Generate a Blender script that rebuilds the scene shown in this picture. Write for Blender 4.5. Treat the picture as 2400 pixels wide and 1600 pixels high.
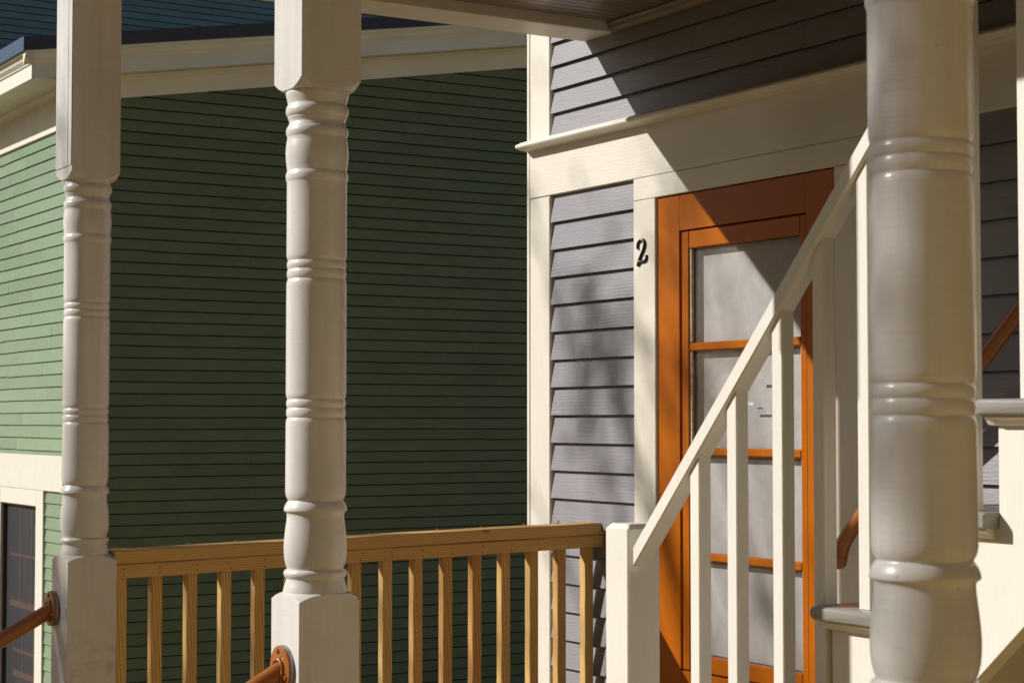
import bpy, bmesh, math, random
from mathutils import Vector, Matrix

random.seed(7)
sc = bpy.context.scene
for o in list(bpy.data.objects):
    bpy.data.objects.remove(o)
COL = sc.collection
R = math.radians
E = 2.3                      # eye height above the ground; heights below are written relative to the eye

# ------------------------------------------------------------------ camera
F_PX, HORIZON = 4360.0, 985.0            # focal length and horizon in pixels of a 2400 x 1600 frame
YAW, PITCH = R(31.3), math.atan((985.0 - 800.0) / 4360.0)
cam_d = bpy.data.cameras.new('camera')
cam = bpy.data.objects.new('camera', cam_d)
COL.objects.link(cam)
cam.location = (0, 0, E)
cam.rotation_euler = (R(90) + PITCH, 0, -YAW)
cam_d.sensor_fit = 'HORIZONTAL'
cam_d.sensor_width = 36.0
cam_d.lens = 36.0 * F_PX / 2400.0
cam_d.clip_start, cam_d.clip_end = 0.05, 500
cam_d.dof.use_dof = True
cam_d.dof.focus_distance = 6.3
cam_d.dof.aperture_fstop = 14.0
sc.camera = cam

# ------------------------------------------------------------------ light
SUN_TO = Vector((-1.0, 0.78, 0.75)).normalized()        # towards the sun
SUN_EL = math.asin(SUN_TO.z)
SUN_ROT = math.atan2(SUN_TO.x, SUN_TO.y)                 # clockwise from +Y
world = bpy.data.worlds.new('World')
sc.world = world
world.use_nodes = True
wt = world.node_tree
for n in list(wt.nodes):
    wt.nodes.remove(n)
w_out = wt.nodes.new('ShaderNodeOutputWorld')
w_bg = wt.nodes.new('ShaderNodeBackground')
w_sky = wt.nodes.new('ShaderNodeTexSky')
w_sky.sky_type = 'NISHITA'
w_sky.sun_disc = False
w_sky.sun_elevation = SUN_EL
w_sky.sun_rotation = SUN_ROT
w_sky.air_density = 1.0
w_sky.dust_density = 1.5
w_sky.ozone_density = 0.8
w_bg.inputs['Strength'].default_value = 0.05
wt.links.new(w_sky.outputs[0], w_bg.inputs['Color'])
wt.links.new(w_bg.outputs[0], w_out.inputs['Surface'])
sun_d = bpy.data.lights.new('sun', 'SUN')
sun = bpy.data.objects.new('sun', sun_d)
COL.objects.link(sun)
sun_d.energy = 5.0
sun_d.angle = R(0.53)
sun_d.color = (1.0, 0.965, 0.91)
sun.rotation_euler = (-SUN_TO).to_track_quat('-Z', 'Y').to_euler()
sun.location = (-10, 10, 15)
vs = sc.view_settings
vs.view_transform = 'Standard'
vs.look = 'None'
vs.gamma = 1.0
vs.exposure = 0.25
vs.use_curve_mapping = False

sc.render.engine = 'CYCLES'
sc.cycles.max_bounces = 6
sc.cycles.diffuse_bounces = 4
sc.cycles.glossy_bounces = 3
sc.cycles.transparent_max_bounces = 8
sc.cycles.caustics_reflective = False
sc.cycles.caustics_refractive = False
sc.cycles.use_denoising = True

# ------------------------------------------------------------------ materials
MATS = {}
def nt(name):
    m = bpy.data.materials.new(name)
    m.use_nodes = True
    t = m.node_tree
    for n in list(t.nodes):
        t.nodes.remove(n)
    out = t.nodes.new('ShaderNodeOutputMaterial')
    b = t.nodes.new('ShaderNodeBsdfPrincipled')
    t.links.new(b.outputs[0], out.inputs['Surface'])
    MATS[name] = m
    return m, t, b, out
def coords(t, scale=(1, 1, 1), rnd=True):
    tc = t.nodes.new('ShaderNodeTexCoord')
    v = tc.outputs['Object']
    if rnd:
        oi = t.nodes.new('ShaderNodeObjectInfo')
        mul = t.nodes.new('ShaderNodeMath'); mul.operation = 'MULTIPLY'; mul.inputs[1].default_value = 57.0
        t.links.new(oi.outputs['Random'], mul.inputs[0])
        add = t.nodes.new('ShaderNodeVectorMath'); add.operation = 'ADD'
        t.links.new(v, add.inputs[0]); t.links.new(mul.outputs[0], add.inputs[1])
        v = add.outputs[0]
    mp = t.nodes.new('ShaderNodeMapping')
    mp.inputs['Scale'].default_value = scale
    t.links.new(v, mp.inputs['Vector'])
    return mp.outputs[0]
def noise(t, vec, scale, detail=4, rough=0.55, dist=0.0):
    n = t.nodes.new('ShaderNodeTexNoise')
    n.inputs['Scale'].default_value = scale
    n.inputs['Detail'].default_value = detail
    n.inputs['Roughness'].default_value = rough
    n.inputs['Distortion'].default_value = dist
    t.links.new(vec, n.inputs['Vector'])
    return n.outputs['Fac']
def ramp(t, fac, stops):
    r = t.nodes.new('ShaderNodeValToRGB')
    els = r.color_ramp.elements
    while len(els) < len(stops):
        els.new(0.5)
    for e, (p, c) in zip(els, stops):
        e.position = p
        e.color = (c[0], c[1], c[2], 1) if not isinstance(c, (int, float)) else (c, c, c, 1)
    t.links.new(fac, r.inputs['Fac'])
    return r.outputs['Color']
def mixc(t, fac, a, b, mode='MIX'):
    m = t.nodes.new('ShaderNodeMix'); m.data_type = 'RGBA'; m.blend_type = mode
    for sock, v in ((m.inputs[0], fac), (m.inputs[6], a), (m.inputs[7], b)):
        if isinstance(v, (int, float)):
            sock.default_value = v
        elif isinstance(v, (tuple, list)):
            sock.default_value = (v[0], v[1], v[2], 1)
        else:
            t.links.new(v, sock)
    return m.outputs[2]
def math_n(t, op, a, b=0.0):
    m = t.nodes.new('ShaderNodeMath'); m.operation = op
    for s, v in ((m.inputs[0], a), (m.inputs[1], b)):
        if isinstance(v, (int, float)):
            s.default_value = v
        else:
            t.links.new(v, s)
    return m.outputs[0]
def bump(t, b, height, strength, dist):
    bn = t.nodes.new('ShaderNodeBump')
    bn.inputs['Strength'].default_value = strength
    bn.inputs['Distance'].default_value = dist
    t.links.new(height, bn.inputs['Height'])
    t.links.new(bn.outputs[0], b.inputs['Normal'])
def sc_col(c, k):
    return tuple(min(1, v * k) for v in c)

def paint(name, col, rough=0.42, axis='z', relief=0.5, wear=0.35, chip=None, spec=0.4, vary=0.05, grain=0.0):
    """brushed house paint: brush marks along an axis, faint dirt, small dents, a few chips"""
    m, t, b, out = nt(name)
    long_s, short_s = 0.9, 14.0
    s = {'x': (long_s, short_s, short_s), 'y': (short_s, long_s, short_s), 'z': (short_s, short_s, long_s), 'h': (0.6, 0.6, 30.0)}[axis]
    v = coords(t, s); vi = coords(t)
    brush = noise(t, v, 12.0, 2, 0.6)
    blot = noise(t, vi, 3.0, 3, 0.6)
    fine = noise(t, vi, 160.0, 1, 0.6)
    c = ramp(t, blot, [(0.30, sc_col(col, 1 - vary * 2.2)), (0.62, col), (0.85, sc_col(col, 1 + vary))])
    c = mixc(t, 0.10, c, ramp(t, brush, [(0.3, 0.55), (0.7, 1.0)]), 'MULTIPLY')
    if axis == 'h':
        c = mixc(t, 0.22, c, ramp(t, noise(t, coords(t, (9, 9, 0.7)), 3.0, 4, 0.65), [(0.35, (0.62, 0.55, 0.46)), (0.6, 1.0)]), 'MULTIPLY')
    # dirt specks and chips
    vo = t.nodes.new('ShaderNodeTexVoronoi'); vo.inputs['Scale'].default_value = 34.0
    t.links.new(vi, vo.inputs['Vector'])
    gate = noise(t, vi, 5.0, 1)
    spot = math_n(t, 'LESS_THAN', math_n(t, 'ADD', vo.outputs['Distance'], math_n(t, 'MULTIPLY', fine, 0.16)), 0.135)
    spot = math_n(t, 'MULTIPLY', spot, math_n(t, 'GREATER_THAN', gate, 0.60))
    spot = math_n(t, 'MULTIPLY', spot, wear)
    c = mixc(t, spot, c, chip or (0.06, 0.045, 0.035))
    oi = t.nodes.new('ShaderNodeObjectInfo')
    val = math_n(t, 'ADD', math_n(t, 'MULTIPLY', oi.outputs['Random'], vary * 2.0), 1.0 - vary)
    hs = t.nodes.new('ShaderNodeHueSaturation')
    t.links.new(val, hs.inputs['Value']); t.links.new(c, hs.inputs['Color'])
    t.links.new(hs.outputs[0], b.inputs['Base Color'])
    rr = ramp(t, blot, [(0.3, rough + 0.10), (0.7, rough - 0.06)])
    t.links.new(rr, b.inputs['Roughness'])
    b.inputs['Specular IOR Level'].default_value = spec
    h = math_n(t, 'ADD', math_n(t, 'MULTIPLY', brush, 1.0), math_n(t, 'MULTIPLY', fine, 0.35))
    h = math_n(t, 'SUBTRACT', h, math_n(t, 'MULTIPLY', spot, 3.0))
    if grain > 0:          # raised wood grain showing through the paint
        gs = {'x': (0.25, 1, 2.6), 'y': (1, 0.25, 2.6), 'z': (2.6, 2.6, 0.25)}[axis]
        gv = coords(t, gs)
        w = t.nodes.new('ShaderNodeTexWave'); w.wave_type = 'RINGS'; w.rings_direction = 'X' if axis == 'y' else 'Y'
        w.inputs['Scale'].default_value = 11.0; w.inputs['Distortion'].default_value = 5.0
        w.inputs['Detail'].default_value = 1.0; w.inputs['Detail Scale'].default_value = 0.4
        t.links.new(gv, w.inputs['Vector'])
        gate2 = ramp(t, noise(t, vi, 2.6, 1), [(0.45, 0.0), (0.62, 1.0)])
        h = math_n(t, 'ADD', h, math_n(t, 'MULTIPLY', math_n(t, 'MULTIPLY', w.outputs['Fac'], gate2), grain))
    bump(t, b, h, relief, 0.0022)
    return m

def wood(name, axis, light=(0.69, 0.475, 0.20), dark=(0.50, 0.315, 0.115)):
    """fresh pressure treated pine, growth rings running along an axis"""
    m, t, b, out = nt(name)
    s = {'x': (0.55, 9, 9), 'y': (9, 0.55, 9), 'z': (9, 9, 0.55)}[axis]
    v = coords(t, s); vi = coords(t)
    w = t.nodes.new('ShaderNodeTexWave'); w.wave_type = 'BANDS'
    w.bands_direction = {'x': 'Z', 'y': 'Z', 'z': 'DIAGONAL'}[axis]
    w.inputs['Scale'].default_value = 7.0; w.inputs['Distortion'].default_value = 4.5
    w.inputs['Detail'].default_value = 2.0; w.inputs['Detail Scale'].default_value = 0.5
    t.links.new(v, w.inputs['Vector'])
    fib = noise(t, v, 9.0, 5, 0.65)
    c = ramp(t, w.outputs['Fac'], [(0.12, dark), (0.42, sc_col(light, 0.86)), (0.9, light)])
    c = mixc(t, 0.35, c, ramp(t, fib, [(0.25, 0.45), (0.75, 1.0)]), 'MULTIPLY')
    oi = t.nodes.new('ShaderNodeObjectInfo')
    tint = (1.0, 0.93, 0.82) if axis == 'x' else ramp(t, oi.outputs['Random'], [(0.0, (1.0, 0.97, 0.92)), (0.40, (0.97, 0.96, 0.82)), (0.72, (0.92, 0.80, 0.64)), (1.0, (0.78, 0.54, 0.34))])
    c = mixc(t, 1.0, c, tint, 'MULTIPLY')
    vo = t.nodes.new('ShaderNodeTexVoronoi'); vo.inputs['Scale'].default_value = 3.2
    t.links.new(vi, vo.inputs['Vector'])
    knot = ramp(t, vo.outputs['Distance'], [(0.03, 0.25), (0.075, 1.0)])
    c = mixc(t, 1.0, c, knot, 'MULTIPLY')
    t.links.new(c, b.inputs['Base Color'])
    b.inputs['Roughness'].default_value = 0.62
    b.inputs['Specular IOR Level'].default_value = 0.3
    h = math_n(t, 'ADD', math_n(t, 'MULTIPLY', w.outputs['Fac'], 0.6), math_n(t, 'MULTIPLY', fib, 0.6))
    bump(t, b, h, 0.35, 0.0015)
    return m

def plain(name, col, rough=0.6, metal=0.0, nscale=20.0, vary=0.15, relief=0.2, spec=0.5):
    m, t, b, out = nt(name)
    vi = coords(t)
    n = noise(t, vi, nscale, 5, 0.6)
    c = ramp(t, n, [(0.3, sc_col(col, 1 - vary)), (0.7, sc_col(col, 1 + vary))])
    t.links.new(c, b.inputs['Base Color'])
    b.inputs['Roughness'].default_value = rough
    b.inputs['Metallic'].default_value = metal
    b.inputs['Specular IOR Level'].default_value = spec
    if relief:
        bump(t, b, n, relief, 0.003)
    return m

POST = paint('post_cream_paint', (0.675, 0.648, 0.615), 0.24, 'h', 0.16, 0.4, vary=0.05)
STAIRC = paint('stair_cream_paint', (0.705, 0.675, 0.605), 0.36, 'z', 0.28, 0.35, vary=0.03)
TRIMV = paint('trim_cream_vertical', (0.67, 0.63, 0.55), 0.40, 'z', 0.55, 0.45, vary=0.04)
TRIMH = paint('trim_cream_horizontal', (0.67, 0.63, 0.55), 0.40, 'y', 0.32, 0.45, vary=0.04)
GREY = paint('grey_clapboard_paint', (0.230, 0.219, 0.240), 0.38, 'y', 0.4, 0.35, chip=(0.12, 0.11, 0.11), vary=0.06, grain=0.22)
ENDW = paint('grey_end_wall_paint', (0.30, 0.285, 0.27), 0.45, 'x', 0.4, 0.2, vary=0.05)
TREAD = paint('grey_tread_paint', (0.24, 0.225, 0.20), 0.28, 'y', 0.4, 0.3, vary=0.03)
GREENX = paint('green_clapboard_shaded_side', (0.142, 0.176, 0.082), 0.50, 'x', 0.5, 0.4, chip=(0.35, 0.36, 0.30), vary=0.055)  # same green as the front wall, shade put into a darker colour
GREENY = paint('green_clapboard_sunlit_front', (0.215, 0.305, 0.190), 0.28, 'y', 0.5, 0.6, chip=(0.50, 0.52, 0.46), vary=0.07, spec=0.6)  # same green, made paler for the sun and sky sheen
def smudged():
    m = bpy.data.materials['post_cream_paint'].copy(); m.name = 'post_cream_paint_scuffed'
    t = m.node_tree
    b = [n for n in t.nodes if n.type == 'BSDF_PRINCIPLED'][0]
    src = b.inputs['Base Color'].links[0].from_socket
    tc = t.nodes.new('ShaderNodeTexCoord'); sp = t.nodes.new('ShaderNodeSeparateXYZ')
    t.links.new(tc.outputs['Object'], sp.inputs[0])
    band = ramp(t, sp.outputs['Z'], [(0.52, 0.0), (0.63, 1.0), (0.72, 0.8), (0.80, 0.0)])
    vi = coords(t, (1, 1, 1.6), rnd=False)
    sm = ramp(t, noise(t, vi, 13.0, 5, 0.7), [(0.48, 0.0), (0.68, 1.0)])
    f = math_n(t, 'MULTIPLY', math_n(t, 'MULTIPLY', band, sm), 0.5)
    t.links.new(mixc(t, f, src, (0.24, 0.11, 0.085)), b.inputs['Base Color'])
    return m
SCUFF = smudged()
TEAL = paint('upper_wall_teal', (0.24, 0.36, 0.345), 0.5, 'x', 0.4, 0.2, vary=0.06)  # bluer tone, used on the upper wall only
GTRIMX = paint('olive_cream_trim_side', (0.80, 0.76, 0.60), 0.45, 'x', 0.5, 0.4, vary=0.04)
GTRIMY = paint('olive_cream_trim_front', (0.72, 0.69, 0.60), 0.45, 'y', 0.5, 0.4, vary=0.04)
DOOR = paint('orange_door_paint', (0.37, 0.098, 0.005), 0.26, 'z', 0.20, 0.30, chip=(0.42, 0.25, 0.12), vary=0.04, spec=0.16)
DOORH = paint('orange_door_paint_rail', (0.37, 0.098, 0.005), 0.26, 'y', 0.20, 0.30, chip=(0.42, 0.25, 0.12), vary=0.04, spec=0.16)
CEIL = paint('ceiling_brown_paint', (0.17, 0.122, 0.078), 0.30, 'x', 0.25, 0.3, vary=0.05)
PIPE = paint('rust_brown_enamel', (0.31, 0.102, 0.024), 0.22, 'x', 0.35, 0.4, chip=(0.35, 0.22, 0.15), vary=0.05)
WOODX = wood('pine_along_rail', 'x')
WOODZ = wood('pine_baluster', 'z')
SASH = plain('brown_sash_paint', (0.42, 0.15, 0.05), 0.4, 0, 30, 0.2, 0.2)
FRAMED = plain('dark_window_frame', (0.05, 0.036, 0.034), 0.5, 0, 30, 0.2, 0.2)
ROOF = plain('dark_roof_edge', (0.030, 0.028, 0.036), 0.42, 0, 14, 0.25, 0.3)
SKYEDGE = plain('sky_tinted_metal_edge', (0.045, 0.085, 0.16), 0.35, 0.3, 10, 0.1, 0)  # sky reflection put into the blue of the metal
BLACK = plain('worn_black_iron', (0.016, 0.014, 0.016), 0.30, 0.2, 120, 0.6, 0.5)
BRASS = plain('old_brass', (0.35, 0.22, 0.07), 0.4, 0.8, 90, 0.3, 0.3)
STEEL = plain('galvanised_steel', (0.30, 0.31, 0.31), 0.45, 0.7, 60, 0.3, 0.2)
DARK = plain('dark_interior', (0.02, 0.019, 0.018), 0.9, 0, 10, 0.3, 0)
SHADOWLINE = plain('board_shadow_line', (0.018, 0.015, 0.010), 0.9, 0, 40, 0.4, 0.3)  # near-black colour standing in for the shadow line under each board
SHEATH = plain('sheathing', (0.10, 0.095, 0.09), 0.9, 0, 10, 0.2, 0)
SHADE = plain('white_door_blind', (0.365, 0.345, 0.345), 0.75, 0, 26, 0.10, 0.15)
PUTTY = plain('glazing_putty', (0.42, 0.38, 0.30), 0.7, 0, 60, 0.35, 0.5)
DECKM = plain('deck_paint', (0.58, 0.40, 0.13), 0.5, 0, 8, 0.15, 0.2)
BUD = plain('dried_bud', (0.42, 0.20, 0.05), 0.8, 0, 200, 0.4, 0.4)
BARK = plain('bark', (0.10, 0.08, 0.06), 0.9, 0, 12, 0.3, 0.8)
LEAF = plain('leaf', (0.07, 0.10, 0.03), 0.6, 0, 5, 0.3, 0)
PAPER = plain('paper_tape', (0.50, 0.51, 0.53), 0.6, 0, 40, 0.06, 0)

# door glass: thin clear pane with dust
m, t, b, out = nt('dusty_glass')
t.nodes.remove(b)
tr = t.nodes.new('ShaderNodeBsdfTransparent'); tr.inputs[0].default_value = (0.97, 0.975, 0.97, 1)
gl = t.nodes.new('ShaderNodeBsdfGlossy'); gl.inputs['Roughness'].default_value = 0.05
df = t.nodes.new('ShaderNodeBsdfDiffuse'); df.inputs[0].default_value = (0.60, 0.56, 0.53, 1)
lw = t.nodes.new('ShaderNodeLayerWeight'); lw.inputs['Blend'].default_value = 0.5
m1 = t.nodes.new('ShaderNodeMixShader'); m2 = t.nodes.new('ShaderNodeMixShader')
vi = coords(t)
dn = ramp(t, math_n(t, 'ADD', math_n(t, 'MULTIPLY', noise(t, vi, 9.0, 4, 0.7), 0.6), math_n(t, 'MULTIPLY', noise(t, vi, 110.0, 2, 0.7), 0.4)), [(0.42, 0.05), (0.66, 0.17)])
t.links.new(math_n(t, 'ADD', math_n(t, 'MULTIPLY', math_n(t, 'POWER', lw.outputs['Facing'], 4.0), 0.6), 0.04), m1.inputs[0])
t.links.new(tr.outputs[0], m1.inputs[1]); t.links.new(gl.outputs[0], m1.inputs[2])
t.links.new(dn, m2.inputs[0]); t.links.new(m1.outputs[0], m2.inputs[1]); t.links.new(df.outputs[0], m2.inputs[2])
t.links.new(m2.outputs[0], out.inputs['Surface'])
GLASS = m
WGLASS = plain('dark_window_glass', (0.012, 0.013, 0.016), 0.06, 0, 3, 0.2, 0)
# insect screen: fine dark mesh, half open
m, t, b, out = nt('insect_screen')
b.inputs['Base Color'].default_value = (0.035, 0.035, 0.045, 1); b.inputs['Roughness'].default_value = 0.6
tr = t.nodes.new('ShaderNodeBsdfTransparent'); mx = t.nodes.new('ShaderNodeMixShader'); mx.inputs[0].default_value = 0.38
t.links.new(tr.outputs[0], mx.inputs[1]); t.links.new(b.outputs[0], mx.inputs[2]); t.links.new(mx.outputs[0], out.inputs['Surface'])
SCREEN = m
# ground
m, t, b, out = nt('ground_earth')
vi = coords(t, rnd=False)
g1 = noise(t, vi, 0.5, 6, 0.6); g2 = noise(t, vi, 9.0, 6, 0.7)
c = mixc(t, 0.5, ramp(t, g1, [(0.35, (0.20, 0.145, 0.075)), (0.65, (0.28, 0.21, 0.115))]), ramp(t, g2, [(0.3, (0.12, 0.09, 0.045)), (0.7, (0.32, 0.24, 0.13))]))
t.links.new(c, b.inputs['Base Color']); b.inputs['Roughness'].default_value = 0.95
bump(t, b, g2, 0.6, 0.03)
GROUND = m

# ------------------------------------------------------------------ mesh helpers
def link(o, parent=None):
    COL.objects.link(o)
    if parent is not None:
        o.parent = parent
    return o
ORG = {}
def thing(name, label, cat, loc, group=None):
    o = bpy.data.objects.new(name, None)
    o.empty_display_size = 0.1
    o.location = (loc[0], loc[1], loc[2] + E)
    link(o)
    o['label'] = label; o['category'] = cat
    if group:
        o['group'] = group
    ORG[o.name] = Vector(loc)
    return o
def root_of(o):
    while o.parent is not None:
        o = o.parent
    return o
def mesh(name, vf, mat, parent=None, smooth=False, angle=None):
    """one mesh object; vertices given in place (heights relative to the eye)"""
    verts, faces = vf
    if parent is not None:
        off = ORG[root_of(parent).name]
    else:
        off = Vector((0, 0, -E))
    me = bpy.data.meshes.new(name)
    me.from_pydata([(v[0] - off[0], v[1] - off[1], v[2] - off[2]) for v in verts], [], faces)
    bm = bmesh.new(); bm.from_mesh(me)
    bmesh.ops.recalc_face_normals(bm, faces=bm.faces)
    bm.to_mesh(me); bm.free()
    me.materials.append(mat)
    if smooth:
        for p in me.polygons:
            p.use_smooth = True
        if angle:
            me.set_sharp_from_angle(angle=R(angle))
    o = bpy.data.objects.new(name, me)
    return link(o, parent)
def tag(o, label=None, cat=None, group=None, kind=None):
    if label: o['label'] = label
    if cat: o['category'] = cat
    if group: o['group'] = group
    if kind: o['kind'] = kind
    return o
def merge(*vfs):
    V, Fc = [], []
    for v, f in vfs:
        k = len(V); V += list(v); Fc += [tuple(i + k for i in q) for q in f]
    return V, Fc
def box(x0, x1, y0, y1, z0, z1, c=0.003):
    """box with chamfered edges"""
    x0, x1 = sorted((x0, x1)); y0, y1 = sorted((y0, y1)); z0, z1 = sorted((z0, z1))
    c = min(c, (x1 - x0) * .4, (y1 - y0) * .4, (z1 - z0) * .4)
    xs, ys, zs = (x0, x1), (y0, y1), (z0, z1)
    V, idx = [], {}
    for i in (0, 1):
        for j in (0, 1):
            for k in (0, 1):
                sx, sy, sz = (c, -c)[i], (c, -c)[j], (c, -c)[k]
                idx[i, j, k, 'x'] = len(V); V.append((xs[i], ys[j] + sy, zs[k] + sz))
                idx[i, j, k, 'y'] = len(V); V.append((xs[i] + sx, ys[j], zs[k] + sz))
                idx[i, j, k, 'z'] = len(V); V.append((xs[i] + sx, ys[j] + sy, zs[k]))
    Fc = []
    for i in (0, 1):
        Fc.append([idx[i, j, k, 'x'] for j, k in ((0, 0), (1, 0), (1, 1), (0, 1))])
        Fc.append([idx[j, i, k, 'y'] for j, k in ((0, 0), (1, 0), (1, 1), (0, 1))])
        Fc.append([idx[j, k, i, 'z'] for j, k in ((0, 0), (1, 0), (1, 1), (0, 1))])
    for i in (0, 1):
        for j in (0, 1):
            Fc.append([idx[i, j, 0, 'x'], idx[i, j, 1, 'x'], idx[i, j, 1, 'y'], idx[i, j, 0, 'y']])
            Fc.append([idx[i, 0, j, 'x'], idx[i, 1, j, 'x'], idx[i, 1, j, 'z'], idx[i, 0, j, 'z']])
            Fc.append([idx[0, i, j, 'y'], idx[1, i, j, 'y'], idx[1, i, j, 'z'], idx[0, i, j, 'z']])
    for i in (0, 1):
        for j in (0, 1):
            for k in (0, 1):
                Fc.append([idx[i, j, k, a] for a in 'xyz'])
    return V, Fc
def sweep(profile, path, closed=True):
    """profile = list of functions' (a, b) pairs placed by path entries: each entry maps (a, b) to a point"""
    V, Fc = [], []
    n = len(profile)
    for f in path:
        V += [f(a, b) for a, b in profile]
    for i in range(len(path) - 1):
        for j in range(n if closed else n - 1):
            k = (j + 1) % n
            Fc.append((i * n + j, i * n + k, (i + 1) * n + k, (i + 1) * n + j))
    if closed:
        Fc.append(tuple(range(n))); Fc.append(tuple((len(path) - 1) * n + i for i in range(n)))
    return V, Fc
def along_y(profile, y0, y1):      # profile (x, z)
    return sweep(profile, [lambda a, b, y=y0: (a, y, b), lambda a, b, y=y1: (a, y, b)])
def along_x(profile, x0, x1, slope=0.0):      # profile (y, z at x = 0 of the slope line)
    return sweep(profile, [lambda a, b, x=x0: (x, a, b + slope * x), lambda a, b, x=x1: (x, a, b + slope * x)])
def tube(points, radii, n=14, cap=True):
    pts = [Vector(p) for p in points]
    V, Fc = [], []
    prev = None
    for i, p in enumerate(pts):
        d = (pts[min(i + 1, len(pts) - 1)] - pts[max(i - 1, 0)]).normalized()
        if prev is None:
            a = d.orthogonal().normalized()
        else:
            a = (prev - d * prev.dot(d)).normalized()
        prev = a
        bb = d.cross(a)
        r = radii[i] if isinstance(radii, (list, tuple)) else radii
        for k in range(n):
            an = 2 * math.pi * k / n
            V.append(tuple(p + a * (r * math.cos(an)) + bb * (r * math.sin(an))))
    for i in range(len(pts) - 1):
        for k in range(n):
            j = (k + 1) % n
            Fc.append((i * n + k, i * n + j, (i + 1) * n + j, (i + 1) * n + k))
    if cap:
        Fc.append(tuple(range(n))); Fc.append(tuple((len(pts) - 1) * n + k for k in range(n)))
    return V, Fc
def clapboard(wall, plane, u0, u1, z0, expo, butt, tb=0.010, lap=0.014, seg=0.35, wob=0.0012, drip=.003):
    """one wedge shaped board. wall 'x': faces -X at x = plane; wall 'y': faces -Y at y = plane"""
    n = max(1, int(abs(u1 - u0) / seg))
    rows = []
    dz0 = random.uniform(-wob, wob)
    for i in range(n + 1):
        u = u0 + (u1 - u0) * i / n
        dz = dz0 + random.uniform(-wob, wob) * 0.6
        dd = random.uniform(-wob, wob) * 0.5
        back = plane - butt + tb
        pts = [(plane - butt + dd, z0 + dz + drip), (plane - butt + dd + drip, z0 + dz), (back, z0 + dz),
               (plane - 0.0005, z0 + expo + lap), (plane - 0.0025, z0 + expo + lap)]
        rows.append([(p, u, z) if wall == 'x' else (u, p, z) for p, z in pts])
    V = [p for r in rows for p in r]
    Fc = []
    for i in range(n):
        for j in range(5):
            k = (j + 1) % 5
            Fc.append((i * 5 + j, i * 5 + k, (i + 1) * 5 + k, (i + 1) * 5 + j))
    Fc.append((0, 1, 2, 3, 4)); Fc.append(tuple(n * 5 + i for i in range(5)))
    return V, Fc
def course(parent, wall, plane, u0, u1, z0, expo, butt, mat, boards=None, **kw):
    """a course of boards butted end to end"""
    if boards is None:
        cuts = []
    else:
        cuts, u = [], u0 + random.uniform(0.3, boards)
        while u < u1 - 0.3:
            cuts.append(u); u += random.uniform(0.6, 1.4) * boards
    es = [u0] + cuts + [u1]
    for a, b_ in zip(es[:-1], es[1:]):
        o = mesh('clapboard', clapboard(wall, plane, a + .0006, b_ - .0006, z0, expo, butt, **kw), mat, parent)
        o.data.materials.append(SHADOWLINE)            # shadow line painted on the lower chamfer and underside
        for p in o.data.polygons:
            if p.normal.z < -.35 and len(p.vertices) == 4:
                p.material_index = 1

# ================================================================== SETTING
g = mesh('ground', ([(-150, -150, -E), (150, -150, -E), (150, 150, -E), (-150, 150, -E)], [(0, 1, 2, 3)]), GROUND)
tag(g, kind='structure')
DECK_Z = -1.36
dk = mesh('porch_floor', box(1.55, 3.43, -3.0, 5.25, -1.5, DECK_Z, .004), DECKM)
tag(dk, kind='structure')

# ================================================================== GREY HOUSE
XT = 3.405          # face of the trim boards
XS_ = 3.430         # sheathing
house = thing('grey_house', 'grey clapboard house wall with cream trim and an orange door', 'house', (3.43, 1.5, -E))
wall = mesh('front_wall', merge(box(XS_, 3.62, 4.7535, 5.500, -E + .01, 4.6, .002), box(XS_, 3.62, -3.0, 3.9135, -E + .01, 4.6, .002), box(XS_, 3.62, 3.914, 4.753, .699, 4.6, .002)), SHEATH, house)
EX = .0943
mesh('end_wall', box(3.6215, 10.5, -3.0, 5.485, -E + .01, 4.6, .004), ENDW, house)
k = 0
while .6775 - EX * k > -1.45:                    # panel between corner board and door
    z = .6775 - EX * k
    course(wall, 'x', 3.4265, 4.8765, 5.3735, z, EX, .0190, GREY, tb=.012, wob=.0008, drip=.0018)
    k += 1
for k in range(22):                               # beyond the door
    z = .6875 - EX * k
    course(wall, 'x', 3.4265, -2.9, 3.7875, z, EX, .0190, GREY, boards=3.0, tb=.012, wob=.0008, drip=.0018)
for k in range(5):                                # above the belt
    course(wall, 'x', 3.4265, -2.9, 5.3735, .9700 + .0815 * k, .0815, .0190, GREY, boards=2.4, tb=.012, wob=.0008, drip=.0018)
mesh('corner_board', merge(box(XT, XS_ - .001, 5.376, 5.503, -1.45, .7705, .003)), TRIMV, house)
mesh('corner_board', merge(box(XT, XS_ - .001, 5.376, 5.503, .952, 1.7, .003)), TRIMV, house)
mesh('corner_board', box(XT - .002, 3.56, 5.5035, 5.521, -1.45, 1.7, .002), TRIMV, house)   # its return on the far side
mesh('frieze_board', box(XT - .0015, XS_ - .001, 3.60, 5.5035, .7725, .955, .002), TRIMH, house)
mesh('frieze_board', box(XT - .0013, XS_ - .001, -2.9, 3.5985, .7725, .955, .002), TRIMH, house)
cap = [(3.4295, .980), (3.400, .977), (3.372, .968), (3.366, .963), (3.360, .962), (3.354, .958), (3.352, .952), (3.355, .947),
       (3.364, .945), (3.372, .942), (3.392, .940), (3.4030, .937), (3.4295, .937)]
mesh('cap_moulding', along_y(cap, 4.9, 5.517), TRIMH, house)
mesh('cap_moulding', along_y(cap, -2.9, 4.8993), TRIMH, house)
mesh('door_casing', box(XT - .001, XS_ - .001, 4.756, 4.874, -1.36, .7005, .002), TRIMV, house)
mesh('door_casing', box(XT - .001, XS_ - .001, 3.790, 3.911, -1.36, .7005, .002), TRIMV, house)
mesh('door_casing', box(XT - .001, XS_ - .001, 3.790, 4.874, .7015, .7715, .002), TRIMH, house)
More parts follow.
